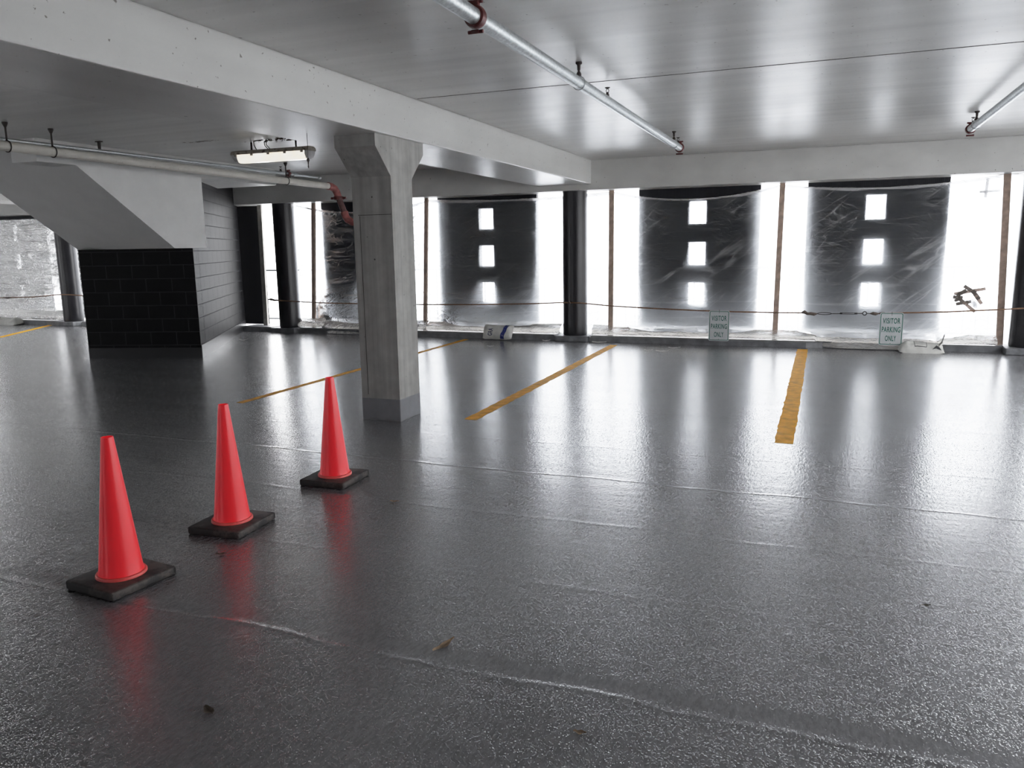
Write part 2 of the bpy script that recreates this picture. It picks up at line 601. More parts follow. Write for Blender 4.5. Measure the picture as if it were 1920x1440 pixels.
lines = [
    # (x0,y0,x1,y1,width,label)
    (-5.90, 6.74, -5.955, 12.80, 0.10, 'yellow painted bay line passing behind the concrete column'),
    (-3.115, 6.73, -3.19, 12.66, 0.13, 'yellow painted bay line ending at the round column'),
    (-0.237, 6.69, -0.243, 12.86, 0.155, 'yellow painted bay line in front of the parking signs'),
    (-15.40, 10.80, -16.95, 13.30, 0.13, 'yellow painted bay line beyond the black block wall'),
]
for x0, y0, x1, y1, w, lab in lines:
    bm = bmesh.new()
    d = V(x1 - x0, y1 - y0, 0)
    n = V(-d.y, d.x, 0).normalized()
    N = 90
    L, R = [], []
    for i in range(N + 1):
        p = V(x0, y0, 0.0015) + d * (i / N)
        j = 0.007
        L.append(bm.verts.new(p + n * (w / 2 + random.uniform(-j, j))))
        R.append(bm.verts.new(p - n * (w / 2 + random.uniform(-j, j))))
    for i in range(N):
        bm.faces.new((R[i], R[i + 1], L[i + 1], L[i]))
    o = link('parking_line', bm, M['yellow'], parent=floor)
    o['label'] = lab

bm = bmesh.new()
add_box(bm, XL, XR, YB, 13.6, CEIL, CEIL + 0.3)
ceiling = struct(link('ceiling', bm, M['ceiling']), 'glossy white painted concrete ceiling slab')
bm = bmesh.new()
add_box(bm, -3.66, XR, 6.905, 6.917, CEIL - 0.002, CEIL + 0.01)
link('joint_line', bm, M['joint'], parent=ceiling)

# long beam and far edge beam
bm = bmesh.new()
add_box(bm, -4.63, -3.68, YB, 13.0, BEAM_Z, CEIL, 0.012)
struct(link('trim_1', bm, M['beam']), 'long white painted ceiling beam above the concrete column')
bm = bmesh.new()
add_box(bm, XL, XR, 13.0, 13.52, FAR_Z, CEIL, 0.01)
struct(link('trim_2', bm, M['beam']), 'white painted edge beam along the far openings')
bm = bmesh.new()
add_box(bm, -16.2, -15.3, YB, 13.0, BEAM_Z + 0.05, CEIL, 0.012)
struct(link('trim_3', bm, M['beam']), 'white beam beyond the black block wall')

# rear and side walls outside the photograph
bm = bmesh.new()
add_box(bm, -7.0, XR, YB - 0.2, YB, 0, CEIL)
add_box(bm, -17.5, -9.0, YB - 0.2, YB, 0, CEIL)
for xa, xb in ((XL, -17.5), (-9.0, -7.0)):  # unseen openings added here to light the left bay
    add_box(bm, xa, xb, YB - 0.2, YB, 0, 1.1)
    add_box(bm, xa, xb, YB - 0.2, YB, 2.3, CEIL)
struct(link('wall_rear', bm, M['backwall']))
bm = bmesh.new()
add_box(bm, XR, XR + 0.3, YB, 13.6, 2.4, CEIL)
add_box(bm, XR, XR + 0.3, YB, 13.6, 0, 0.9)
add_box(bm, XR, XR + 0.3, YB, 1.0, 0, CEIL)
struct(link('wall_right', bm, M['backwall']))
bm = bmesh.new()
add_box(bm, XL - 0.2, XL, 7.5, 13.6, 0, CEIL)
add_box(bm, XL - 0.2, XL, YB, 2.5, 0, CEIL)
add_box(bm, XL - 0.2, XL, 2.5, 7.5, 0, 1.0)  # unseen opening above this, added to brighten the left bay
add_box(bm, XL - 0.2, XL, 2.5, 7.5, 2.0, CEIL)
struct(link('wall_left.001', bm, M['backwall']))

# ground outside
bm = bmesh.new()
add_box(bm, -30, 20, 13.6, 17.0, -0.3, -0.02)
struct(link('ground', bm, M['outside']))

# kerbs
for poly in (
    [(-11.2, 13.02), (-10.42, 13.02), (-10.42, 13.5), (-11.2, 13.5)],
    [(-9.78, 13.02), (-4.34, 13.02), (-4.34, 13.5), (-9.78, 13.5)],
    [(-3.72, 13.02), (-0.2, 13.05), (0.05, 13.14), (2.50, 13.14), (2.50, 13.5), (-3.72, 13.5)],
    [(3.05, 13.1), (5.9, 13.1), (5.9, 13.5), (3.05, 13.5)],
    [(-20.9, 13.05), (-16.6, 13.05), (-16.6, 13.5), (-20.9, 13.5)],
    [(-15.8, 13.05), (-13.6, 13.05), (-13.6, 13.5), (-15.8, 13.5)],
):
    bm = bmesh.new()
    add_prism(bm, poly, 0.0, 0.10)
    es = [e for e in bm.edges if abs(e.verts[0].co.z - 0.10) < 1e-4 and abs(e.verts[1].co.z - 0.10) < 1e-4]
    bmesh.ops.bevel(bm, geom=es, offset=0.02, segments=2, affect='EDGES')
    struct(link('curb', bm, M['kerb']), 'low grey coated kerb along the far edge')

# black block wall under the stair and running back to the far edge
bm = bmesh.new()
add_prism(bm, [(-10.79, 9.0), (-9.01, 9.53), (-9.19, 9.83), (-11.1, 10.5), (-11.6, 10.2)], 0, 1.70)
add_prism(bm, [(-9.185, 9.824), (-11.32, 13.30), (-12.9, 12.6), (-11.1, 10.5)], 0, CEIL)
struct(link('wall_left', bm, M['block'], uv=True), 'black painted concrete block wall under the stair')
bm = bmesh.new()


def off_poly(p, q, d, z1):
    p, q = V(*p, 0), V(*q, 0)
    t = (q - p).normalized()
    n = V(t.y, -t.x, 0)
    return [tuple((p)[:2]), tuple((q)[:2]), tuple((q + n * d)[:2]), tuple((p + n * d)[:2])]


add_prism(bm, off_poly((-10.79, 9.0), (-9.01, 9.53), 0.006, 0.2), 0, 0.16)
add_prism(bm, off_poly((-9.01, 9.53), (-11.32, 13.30), 0.012, 0.2), 0, 0.20)
struct(link('baseboard_left', bm, M['black_gloss']), 'glossy black band at the foot of the block wall')

# stair body over the block wall and the slab edge that carries it
st = thing('concrete_staircase', 'white concrete stair underside sloping down onto the black block wall', 'staircase', (-9.97, 9.16, 1.70))
bm = bmesh.new()
add_prism(bm, [(7.22, CEIL), (9.16, 1.70), (9.82, 1.70), (9.82, CEIL)], -10.97, -9.0, 'x')
link('stair_flight', bm, M['white_paint'], parent=st)
bm = bmesh.new()
add_prism(bm, [(7.07, 2.765), (11.62, 2.765), (11.62, CEIL), (7.07, CEIL)], -9.43, -8.998, 'x')
link('landing_edge', bm, M['white_paint'], parent=st)
bm = bmesh.new()
add_box(bm, -11.0, -9.43, 10.3, 11.62, 2.765, CEIL)
link('landing_slab', bm, M['white_paint'], parent=st)

# concrete column with a corbelled head
cc = thing('concrete_column', 'square bare concrete column with flared head and grey painted foot', 'column', (-3.935, 6.66, 0))
bm = bmesh.new()
prof = [(6.46, 0), (6.46, 2.30), (6.21, 2.545), (6.21, 2.65), (7.11, 2.65), (7.11, 2.545), (6.86, 2.30), (6.86, 0)]
add_prism(bm, prof, -4.145, -3.725, 'x')
es = [e for e in bm.edges if e.calc_face_angle(0) > 0.3]
bmesh.ops.bevel(bm, geom=es, offset=0.010, segments=2, affect='EDGES')
link('shaft', bm, M['concrete'], parent=cc)
bm = bmesh.new()
add_box(bm, -4.149, -3.721, 6.456, 6.864, 0.0, 0.215, 0.008)
link('painted_foot', bm, M['grey_paint'], parent=cc)
bm = bmesh.new()
add_box(bm, -4.09, -3.735, 6.4585, 6.47, 1.955, 1.960)
add_box(bm, -4.075, -4.070, 6.4585, 6.47, 0.25, 1.95)
link('form_seam', bm, M['joint'], parent=cc)

# round black columns
cols = [
    (-10.10, 'round black column beside the block wall corner'),
    (-4.025, 'round black column between the two middle plastic bays'),
    (2.775, 'round black column beyond the taped plastic patch'),
    (-16.20, 'round black column beyond the stair'),
]
rc = None
for x, lab in cols:
    if rc is None:
        rc = thing('round_column', lab, 'column', (x, 13.21, 0), 'round black columns along the far edge')
        bm = bmesh.new()
        add_lathe(bm, [(0.205, 0.09), (0.215, 0.13), (0.213, 0.3), (0.213, FAR_Z)], (x, 13.21, 0), 48)
        link('shaft', bm, M['column_black'], parent=rc, smooth=True)
        bm = bmesh.new()
        add_box(bm, x - 0.29, x + 0.29, 12.93, 13.48, 0, 0.095, 0.012)
        link('footing', bm, M['footing'], parent=rc)
    else:
        dup(rc, (x, 13.21, 0), lab)

# ------------------------------------------------------------------ facade panels (three holes each)
panels = [
    (-19.27, 'dark panel with three holes behind the crumpled grey plastic'),
    (-12.93, 'black panel at the end of the block wall, uncovered'),
    (-9.42, 'dark panel behind plastic half hidden by the concrete column'),
    (-6.82, 'dark panel with three square holes above the blue banded sack'),
    (-2.985, 'dark panel with three square holes behind the first parking sign'),
    (-0.29, 'dark panel with three square holes behind the rope hardware'),
]
pw = None
for x, lab in panels:
    if pw is None:
        bm = bmesh.new()
        W0, HX0, HX1 = 1.985, 0.855, 1.13
        y0, y1 = 13.52, 13.62
        add_box(bm, x, x + HX0, y0, y1, 0.24, 2.98)
        add_box(bm, x + HX1, x + W0, y0, y1, 0.24, 2.98)
        for za, zb in ((0.24, 0.625), (0.99, 1.295), (1.665, 1.97), (2.335, 2.98)):
            add_box(bm, x + HX0, x + HX1, y0, y1, za, zb)
        pw = link('facade_panel', bm, M['panel'], base=(x, 13.52, 0))
        tag(pw, lab, 'facade panel', 'dark facade panels behind the plastic')
    else:
        c = pw.copy()
        COL.objects.link(c)
        c.location = (x, 13.52, -0.14 if 'uncovered' in lab else 0)
        c['label'] = lab

# ------------------------------------------------------------------ outside railing
rl = thing('balcony_railing', 'grey metal railing outside, faint behind the plastic sheeting', 'railing', (-3, 14.6, 0))
bm = bmesh.new()
add_box(bm, -11.8, 4.9, 14.58, 14.62, 1.18, 1.22)
link('top_rail', bm, M['railing'], parent=rl)
bm = bmesh.new()
add_box(bm, -11.8, 4.9, 14.585, 14.615, 0.10, 0.13)
link('bottom_rail', bm, M['railing'], parent=rl)
bm = bmesh.new()
add_box(bm, -0.009, 0.009, 14.591, 14.609, 0.13, 1.18)
bal = link('baluster', bm, M['railing'], parent=rl)
x = -11.7
bal.location.x = x + 3
k = 1
while k < 92:
    k += 1
    x += 0.181
    c = bal.copy()
    COL.objects.link(c)
    c.parent = rl
    c.location.x = x + 3

# ------------------------------------------------------------------ wooden studs
studs = [(-9.45, -9.61, 0.080, 'wood', 'brown wooden stud right of the black column by the block wall'),
         (-6.94, -7.06, 0.072, 'wood', 'brown wooden stud just right of the concrete column'),
         (-3.41, -3.415, 0.083, 'wood', 'brown wooden stud right of the middle round column'),
         (-0.662, -0.685, 0.082, 'wood', 'brown wooden stud right of the first parking sign'),
         (2.38, 2.47, 0.090, 'wood', 'brown wooden stud beside the taped plastic patch'),
         (-10.76, -10.80, 0.10, 'pale_wood', 'pale plastic wrapped stud against the black end panel')]
for xt, xb, w, mk, lab in studs:
    bm = bmesh.new()
    lo = [bm.verts.new((xb + sx * w / 2, y, 0.10)) for sx, y in ((-1, 13.30), (1, 13.30), (1, 13.345), (-1, 13.345))]
    hi = [bm.verts.new((xt + sx * w / 2, y, FAR_Z - 0.002)) for sx, y in ((-1, 13.30), (1, 13.30), (1, 13.345), (-1, 13.345))]
    bm.faces.new(lo[::-1])
    bm.faces.new(hi)
    for i in range(4):
        bm.faces.new((lo[i], lo[(i + 1) % 4], hi[(i + 1) % 4], hi[i]))
    o = link('wood_stud', bm, M[mk], base=(xb, 13.32, 0.10))
    tag(o, lab, 'wooden post', 'wooden studs holding the plastic')

# ------------------------------------------------------------------ plastic sheeting
def sheet(x0, x1, z_top0, z_top1, sag, lab, mat, seed, cols_x=(), fold=0.02, gap_z=1.35, gap=0.30, zb=0.20, step=0.022, corner=0.25):
    root = thing('plastic_sheet', lab, 'plastic sheet', ((x0 + x1) / 2, 13.36, 0.1), 'translucent plastic sheets across the far openings')
    nx = max(8, int((x1 - x0) / step))
    nz = int(2.4 / step)

    def top(u):
        return z_top0 + (z_top1 - z_top0) * u - sag * 4 * u * (1 - u)

    def ypos(x, z, u, zt):
        # hangs against the panels at the top, bulges into the room below
        b = max(0.0, (gap_z - z) / max(0.1, gap_z - 0.15))
        b = min(1.0, b)
        b = b * b * (3 - 2 * b)
        y = 13.503 - gap * b
        ed = min(1.0, max(0.0, min(u, 1 - u) * (x1 - x0) - 0.03) / 0.75)
        ed = ed * ed * (3 - 2 * ed)
        qc = 0.0
        for cx in cols_x:
            qc = max(qc, math.exp(-((x - cx) / 0.75) ** 2))
        y = 13.503 - (13.503 - y) * (1 - qc)
        # folds running down from both upper corners and slack waves across
        nv = noise.noise(V(x * 1.3 + seed, z * 2.6, seed * 1.7))
        nw = noise.noise(V(x * 0.6 + seed * 3.1, z * 7.0, 4.2))
        a = math.atan2(zt - z + 0.05, x - x0 + 0.05)
        a2 = math.atan2(zt - z + 0.05, x1 - x + 0.05)
        d1 = math.hypot(zt - z, x - x0)
        d2 = math.hypot(zt - z, x1 - x)
        y += fold * 0.55 * nv + fold * 0.35 * nw
        y += corner * fold * 0.7 * math.sin(a * 17 + seed) * math.exp(-d1 * 0.9) * min(1, d1 * 3)
        y += corner * fold * 0.7 * math.sin(a2 * 15 + seed * 2) * math.exp(-d2 * 0.9) * min(1, d2 * 3)
        for cx in cols_x:
            q = math.exp(-((x - cx) / 0.40) ** 2)
            y = y * (1 - q) + 13.465 * q
        y = y * ed + max(13.372, min(y, 13.40)) * (1 - ed)
        return max(13.12, min(13.512, y))
    bm = bmesh.new()
    grid = []
    for i in range(nx + 1):
        u = i / nx
        x = x0 + (x1 - x0) * u
        zt = top(u)
        col = []
        for j in range(nz + 1):
            z = zb - 0.06 + (zt - zb + 0.06) * j / nz
            col.append(bm.verts.new((x, ypos(x, z, u, zt), z)))
        grid.append(col)
    for i in range(nx):
        for j in range(nz):
            bm.faces.new((grid[i][j], grid[i + 1][j], grid[i + 1][j + 1], grid[i][j + 1]))
    link('film', bm, mat, parent=root, smooth=True, sharp=3.0)
    # folded strip along the sagging top edge
    bm = bmesh.new()
    prev = None
    for i in range(0, nx + 1):
        u = i / nx
        x = x0 + (x1 - x0) * u
        zt = top(u)
        y = 13.44 + 0.012 * noise.noise(V(x * 3, seed, 0))
        w = 0.022 + 0.014 * noise.noise(V(x * 2.1, seed, 5))
        cur = [bm.verts.new((x, y - 0.012, zt - w * 1.6)), bm.verts.new((x, y - 0.028, zt)), bm.verts.new((x, y, zt + w * 0.5))]
        if prev:
            for k in range(2):
                bm.faces.new((prev[k], cur[k], cur[k + 1], prev[k + 1]))
        prev = cur
    link('folded_edge', bm, M['top_hem'], parent=root, smooth=True)
    return root


def hem(root, x0, x1, seed, hfun, y0=13.17, over=(), mat=None):
    """bunched slack lying on the kerb"""
    bm = bmesh.new()
    n = max(10, int((x1 - x0) / 0.035))
    K = 9
    prev = None
    for i in range(n + 1):
        x = x0 + (x1 - x0) * i / n
        h = 1.35 * hfun(x) * (1 + 0.12 * noise.noise(V(x * 2.3, seed, 0)))
        out = 0.0
        for a, b, d in over:
            if a < x < b:
                s = math.sin(PI * (x - a) / (b - a))
                out = max(out, d * min(1, s * 1.8))
        cur = []
        for k in range(K):
            f = k / (K - 1)
            z = 0.105 + h * f
            y = y0 + 0.02 - 0.10 * math.sin(PI * min(1, f * 1.1)) * 0.6 + 0.12 * f
            if out > 0:
                # spills over the kerb edge on to the floor
                z = (0.105 + h) * f + 0.012 * (1 - f) - 0.02 * math.sin(PI * f) * 0
                y = y * (1 - out) + out * (12.93 + 0.40 * f ** 1.2)
            y += 0.022 * noise.noise(V(x * 2.2 + z * 9, z * 30 + seed, seed)) + 0.01 * noise.noise(V(x * 14, z * 12, seed))
            cur.append(bm.verts.new((x, y, z)))
        if prev:
            for k in range(K - 1):
                bm.faces.new((prev[k], cur[k], cur[k + 1], prev[k + 1]))
        prev = cur
    return link('bunched_hem', bm, mat or M['hem'], parent=root, smooth=True, sharp=3.0)


s = sheet(-20.6, -15.55, 2.52, 2.50, 0.05, 'crumpled greyish plastic sheet beyond the stair', M['plastic_grey'], 1.3, (-16.2,), fold=0.05, gap=0.16)
hem(s, -20.6, -16.5, 1.1, lambda x: 0.16)
s = sheet(-9.95, -6.97, 2.53, 2.52, 0.17, 'wrinkled plastic sheet partly hidden by the concrete column', M['plastic'], 2.9, (-10.1,), fold=0.042)
hem(s, -9.9, -6.97, 2.1, lambda x: 0.13, over=((-9.3, -8.1, 0.8),))
s = sheet(-6.97, -3.42, 2.525, 2.535, 0.055, 'plastic sheet above the sack with the blue band', M['plastic'], 4.4, (-4.025,), fold=0.034, gap_z=1.25)
hem(s, -6.97, -4.3, 3.3, lambda x: 0.12 + 0.0 * x, over=())
hem(s, -3.72, -3.42, 3.9, lambda x: 0.12)
s = sheet(-3.42, -0.672, 2.535, 2.54, 0.165, 'plastic sheet behind the left parking sign, sagging at top', M['plastic'], 6.2, (), fold=0.026, gap_z=1.55)
hem(s, -3.42, -0.672, 4.3, lambda x: 0.10)
s = sheet(-0.672, 2.42, 2.535, 2.56, 0.11, 'plastic sheet with the taped round patch', M['plastic'], 8.1, (), fold=0.024, gap_z=2.0)
hem(s, -0.672, 2.42, 5.3, lambda x: 0.10, over=((-0.05, 1.65, 0.55),))
s = sheet(2.42, 5.8, 2.555, 2.54, 0.08, 'plastic sheet at the edge past the last stud', M['plastic'], 9.7, (2.775,), fold=0.03)

# tape on the plastic
TY = 13.18


def tape_strip(root, x, z, length, width, ang, mat, y):
    bm = bmesh.new()
    c, sn = math.cos(ang), math.sin(ang)
    n = 6
    prev = None
    for i in range(n + 1):
        a = -length / 2 + length * i / n
        cur = []
        for b in (-width / 2, width / 2):
            bb = b * (1 + 0.1 * random.uniform(-1, 1))
            cur.append(bm.verts.new((x + a * c - bb * sn, y + 0.002 * math.sin(i * 2), z + a * sn + bb * c)))
        if prev:
            bm.faces.new((prev[0], cur[0], cur[1], prev[1]))
        prev = cur
    return link('tape_strip', bm, mat, parent=root)


# surface of the sheet near the patch, so the strips lie on it
def sheet_y(z, gap_z=2.0, gap=0.27):
    b = min(1.0, max(0.0, (gap_z - z) / (gap_z - 0.15)))
    b = b * b * (3 - 2 * b)
    return 13.503 - gap * b - 0.05


ty = sheet_y(0.75)
tp = thing('tape_patch', 'ring of brown tape strips around a clear hole in the plastic', 'tape', (2.02, ty, 0.55))
# angle is measured from the x axis, z up
for x, z, ln, w, a, mk in (
    (2.02, 0.886, 0.41, 0.036, 0.20, 'tape'), (2.02, 0.912, 0.19, 0.042, -0.58, 'tape_dark'),
    (2.115, 0.805, 0.25, 0.040, -0.96, 'tape'), (2.10, 0.835, 0.16, 0.046, -0.92, 'tape_dark'),
    (1.915, 0.862, 0.15, 0.045, 0.62, 'tape_dark'), (1.872, 0.798, 0.13, 0.038, -0.05, 'tape_dark'),
    (1.880, 0.765, 0.11, 0.034, 0.40, 'tape_dark'), (1.925, 0.748, 0.13, 0.042, -0.72, 'tape_dark'),
    (1.95, 0.717, 0.20, 0.038, 0.22, 'tape_dark'), (2.030, 0.655, 0.21, 0.038, -0.72, 'tape'),
    (2.075, 0.715, 0.12, 0.05, -0.95, 'top'), (2.10, 0.69, 0.10, 0.04, 1.9, 'top'),
):
    ty -= 0.0012
    tape_strip(tp, x, z, ln, w * 1.25, a, M['top_hem'] if mk == 'top' else M[mk], ty)
tc_ = thing('tape_cross', 'grey tape cross stuck high on the plastic by the last stud', 'tape', (2.15, sheet_y(2.33), 2.25))
tape_strip(tc_, 2.155, 2.37, 0.27, 0.042, PI / 2 - 0.04, M['tape_dark'], sheet_y(2.33))
tape_strip(tc_, 2.20, 2.325, 0.27, 0.036, 0.04, M['tape_dark'], sheet_y(2.33) - 0.002)

# ------------------------------------------------------------------ traffic cones
def make_cone(loc, lab):
    r = thing('traffic_cone', lab, 'traffic cone', (0, 0, 0), 'red traffic cones')
    bm = bmesh.new()
    add_box(bm, -0.178, 0.178, -0.187, 0.187, 0.0, 0.047, 0.012, 3)
    vs = [e for e in bm.edges if abs(e.verts[0].co.z - e.verts[1].co.z) > 0.02]
    bmesh.ops.bevel(bm, geom=vs, offset=0.016, segments=3, affect='EDGES')
    link('rubber_base', bm, M['rubber'], parent=r, smooth=True)
    bm = bmesh.new()
    prof = [(0.118, 0.046), (0.116, 0.056), (0.107, 0.060), (0.1035, 0.075), (0.0970, 0.13), (0.0300, 0.745), (0.0285, 0.757),
            (0.0245, 0.757), (0.0255, 0.74), (0.060, 0.45), (0.085, 0.2)]
    add_lathe(bm, prof, (0, 0, 0), 64, cap=False)
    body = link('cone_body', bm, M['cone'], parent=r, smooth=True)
    bm = bmesh.new()
    add_lathe(bm, [(0.110, 0.046), (0.1205, 0.047), (0.1205, 0.055), (0.1165, 0.061), (0.108, 0.0625)], (0, 0, 0), 64, cap=False)
    link('cone_rim', bm, M['cone_rim'], parent=body, smooth=True)
    r.location = loc
    return r


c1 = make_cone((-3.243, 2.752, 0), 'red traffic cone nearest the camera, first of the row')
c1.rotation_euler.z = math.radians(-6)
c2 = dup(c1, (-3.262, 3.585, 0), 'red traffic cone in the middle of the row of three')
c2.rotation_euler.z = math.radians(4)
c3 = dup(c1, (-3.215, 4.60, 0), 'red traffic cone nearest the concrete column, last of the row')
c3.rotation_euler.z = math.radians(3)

# ------------------------------------------------------------------ rope line
def sagpts(pts, n=14):
    out = []
    for i in range(len(pts) - 1):
        a, b = Vector(pts[i]), Vector(pts[i + 1])
        for k in range(n):
            out.append(a.lerp(b, k / n))
    out.append(Vector(pts[-1]))
    return out


YR = 12.975
cd = thing('barrier_cord', 'tan cord strung from the block wall column past the first sign', 'cord', (-5.2, YR, 0.6))
bm = bmesh.new()
add_tube(bm, sagpts([(-10.33, YR, 0.652), (-9.95, YR, 0.64), (-9.2, YR, 0.611), (-8.0, YR, 0.604), (-6.9, YR, 0.604), (-5.8, YR, 0.618), (-4.73, YR, 0.646),
                     (-4.2, YR - 0.005, 0.672), (-3.85, YR - 0.005, 0.668), (-3.29, YR, 0.622), (-2.6, YR, 0.592), (-1.95, YR, 0.570), (-1.3, YR, 0.557), (-0.63, YR, 0.553), (-0.25, YR, 0.556)], 4), 0.011, 8)
link('cord_run', bm, M['cord'], parent=cd, smooth=True)
bm = bmesh.new()
add_tube(bm, [(-4.06, YR - 0.012, 0.70), (-4.045, YR - 0.02, 0.675), (-4.05, YR - 0.012, 0.648)], [0.010, 0.016, 0.010], 8)
add_ring(bm, (-4.055, YR - 0.014, 0.672), (0, 1, 0), 0.018, 0.006)
link('clip', bm, M['knot'], parent=cd, smooth=True)
bm = bmesh.new()
add_tube(bm, [(-10.42, YR - 0.01, 0.668), (-10.34, YR - 0.012, 0.668), (-10.27, YR - 0.012, 0.655), (-10.17, YR - 0.01, 0.655)], [0.012, 0.026, 0.020, 0.012], 8)
link('knot', bm, M['knot'], parent=cd, smooth=True)

cd = thing('barrier_cord', 'short tan cord from the second sign to the right column', 'cord', (1.9, YR, 0.6))
bm = bmesh.new()
add_tube(bm, sagpts([(0.84, YR, 0.567), (1.1, YR, 0.577), (1.7, YR, 0.600), (2.34, YR, 0.642), (2.78, YR - 0.005, 0.675), (3.4, YR, 0.64), (4.6, YR, 0.60)], 5), 0.011, 8)
link('cord_run', bm, M['cord'], parent=cd, smooth=True)

cd = thing('barrier_cord', 'tan cord tied to the round column beyond the stair', 'cord', (-17, YR, 0.65))
bm = bmesh.new()
add_tube(bm, sagpts([(-19.6, YR, 0.62), (-18.3, YR, 0.633), (-17.2, YR, 0.655), (-16.3, YR - 0.008, 0.722), (-16.0, YR - 0.008, 0.722), (-15.0, YR, 0.68), (-14.0, YR, 0.66)], 6), 0.012, 8)
link('cord_run', bm, M['cord'], parent=cd, smooth=True)
bm = bmesh.new()
add_tube(bm, [(-18.1, YR, 0.634), (-18.0, YR - 0.01, 0.63), (-17.9, YR, 0.64)], [0.013, 0.022, 0.013], 8)
link('knot', bm, M['knot'], parent=cd, smooth=True)

hw = thing('rope_turnbuckle', 'dark steel turnbuckle joining the two cords beside the second sign', 'turnbuckle', (0.3, YR, 0.55))
bm = bmesh.new()
add_tube(bm, [(-0.29, YR, 0.557), (-0.245, YR - 0.01, 0.572), (-0.20, YR - 0.012, 0.545), (-0.15, YR - 0.014, 0.548), (-0.10, YR - 0.01, 0.538), (-0.06, YR, 0.545)],
         [0.010, 0.028, 0.020, 0.024, 0.026, 0.010], 8)
link('knot', bm, M['knot'], parent=hw, smooth=True)
bm = bmesh.new()
loop = []
for k in range(25):
    t = 2 * PI * k / 24
    loop.append((0.045 + 0.10 * math.cos(t), YR, 0.549 + 0.016 * math.sin(t)))
add_tube(bm, loop, 0.006, 6, cap=False)
add_tube(bm, [(0.14, YR, 0.549), (0.30, YR, 0.553)], 0.006, 8)
link('loop_rod', bm, M['steel_dark'], parent=hw, smooth=True)
bm = bmesh.new()
add_box(bm, 0.27, 0.49, YR - 0.008, YR + 0.008, 0.562, 0.570, 0.002)
add_box(bm, 0.27, 0.49, YR - 0.008, YR + 0.008, 0.543, 0.551, 0.002)
add_tube(bm, [(0.265, YR, 0.556), (0.30, YR, 0.556)], 0.014, 8)
add_tube(bm, [(0.47, YR, 0.557), (0.51, YR, 0.557)], 0.014, 8)
link('turnbuckle_body', bm, M['steel_dark'], parent=hw, smooth=True)
bm = bmesh.new()
add_tube(bm, [(0.50, YR, 0.557), (0.585, YR, 0.561)], 0.006, 8)
add_ring(bm, (0.612, YR, 0.561), (0, 1, 0), 0.027, 0.007)
add_tube(bm, [(0.64, YR, 0.561), (0.72, YR, 0.56)], 0.006, 8)
link('eye_rod', bm, M['steel_dark'], parent=hw, smooth=True)
bm = bmesh.new()
add_tube(bm, [(0.69, YR, 0.56), (0.725, YR - 0.01, 0.564), (0.765, YR - 0.01, 0.557), (0.80, YR, 0.56), (0.84, YR - 0.01, 0.568), (0.88, YR - 0.012, 0.568), (0.91, YR, 0.568)],
         [0.009, 0.024, 0.024, 0.009, 0.018, 0.018, 0.008], 8)
link('cord_wrap', bm, M['knot'], parent=hw, smooth=True)

# ------------------------------------------------------------------ parking signs
def rounded(cx, cz, w, h, r, n=7):
    pts = []
    for sx, sz, a0 in ((1, 1, 0), (-1, 1, PI / 2), (-1, -1, PI), (1, -1, 1.5 * PI)):
        for k in range(n + 1):
            a = a0 + (PI / 2) * k / n
            pts.append((cx + sx * (w / 2 - r) + r * math.cos(a), cz + sz * (h / 2 - r) + r * math.sin(a)))
    return pts


def text_bm(body, width, height, depth=0.0006, bold=0.0):
    cu = bpy.data.curves.new('txt', 'FONT')
    cu.body = body
    cu.size = 1.0
    cu.align_x = 'CENTER'
    cu.extrude = 0.0
    cu.offset = bold
    cu.space_character = 1.12
    ob = bpy.data.objects.new('txt', cu)
    COL.objects.link(ob)
    dg = bpy.context.evaluated_depsgraph_get()
    me = bpy.data.meshes.new_from_object(ob.evaluated_get(dg))
    bpy.data.objects.remove(ob)
    bpy.data.curves.remove(cu)
    b = bmesh.new()
    b.from_mesh(me)
    bpy.data.meshes.remove(me)
    xs = [v.co.x for v in b.verts]
    ys = [v.co.y for v in b.verts]
    cx, cy = (min(xs) + max(xs)) / 2, (min(ys) + max(ys)) / 2
    sx, sy = width / (max(xs) - min(xs)), height / (max(ys) - min(ys))
    for v in b.verts:
        v.co = V((v.co.x - cx) * sx, 0.0, (v.co.y - cy) * sy)
    return b


def make_sign(loc, lab):
    w, h = 0.325, 0.492
    r = thing('parking_sign', lab, 'sign', (0, 0, 0), 'visitor parking signs hung on the cord')
    bm = bmesh.new()
    add_prism(bm, rounded(0, h / 2, w, h, 0.030), 0.0, 0.003, 'y')
    plate = link('plate', bm, M['sign_white'], parent=r)
    bm = bmesh.new()
    o_ = rounded(0, h / 2, w - 0.022, h - 0.022, 0.024)
    i_ = rounded(0, h / 2, w - 0.040, h - 0.040, 0.016)
    vo = [bm.verts.new((x, -0.0010, z)) for x, z in o_]
    vi = [bm.verts.new((x, -0.0010, z)) for x, z in i_]
    n = len(vo)
    for k in range(n):
        bm.faces.new((vo[k], vo[(k + 1) % n], vi[(k + 1) % n], vi[k]))
    link('border', bm, M['sign_green'], parent=plate)
    for word, zc, ww in (('VISITOR', 0.368, 0.238), ('PARKING', 0.238, 0.252), ('ONLY', 0.105, 0.150)):
        b = text_bm(word, ww, 0.083, bold=0.018)
        for v in b.verts:
            v.co.y = -0.0012
            v.co.z += zc
        link('lettering', b, M['sign_green'], parent=plate)['label'] = 'green word ' + word
    for z in (0.455, 0.030):
        bm = bmesh.new()
        add_tube(bm, [(0, -0.0016, z), (0, 0.004, z)], 0.005, 10)
        link('bolt_hole', bm, M['steel_dark'], parent=plate)
    bm = bmesh.new()
    add_ring(bm, (0, 0.014, 0.482), (1, 0, 0), 0.020, 0.003, 16, 6)
    link('hanging_wire', bm, M['steel_dark'], parent=r, smooth=True)
    r.location = loc
    return r


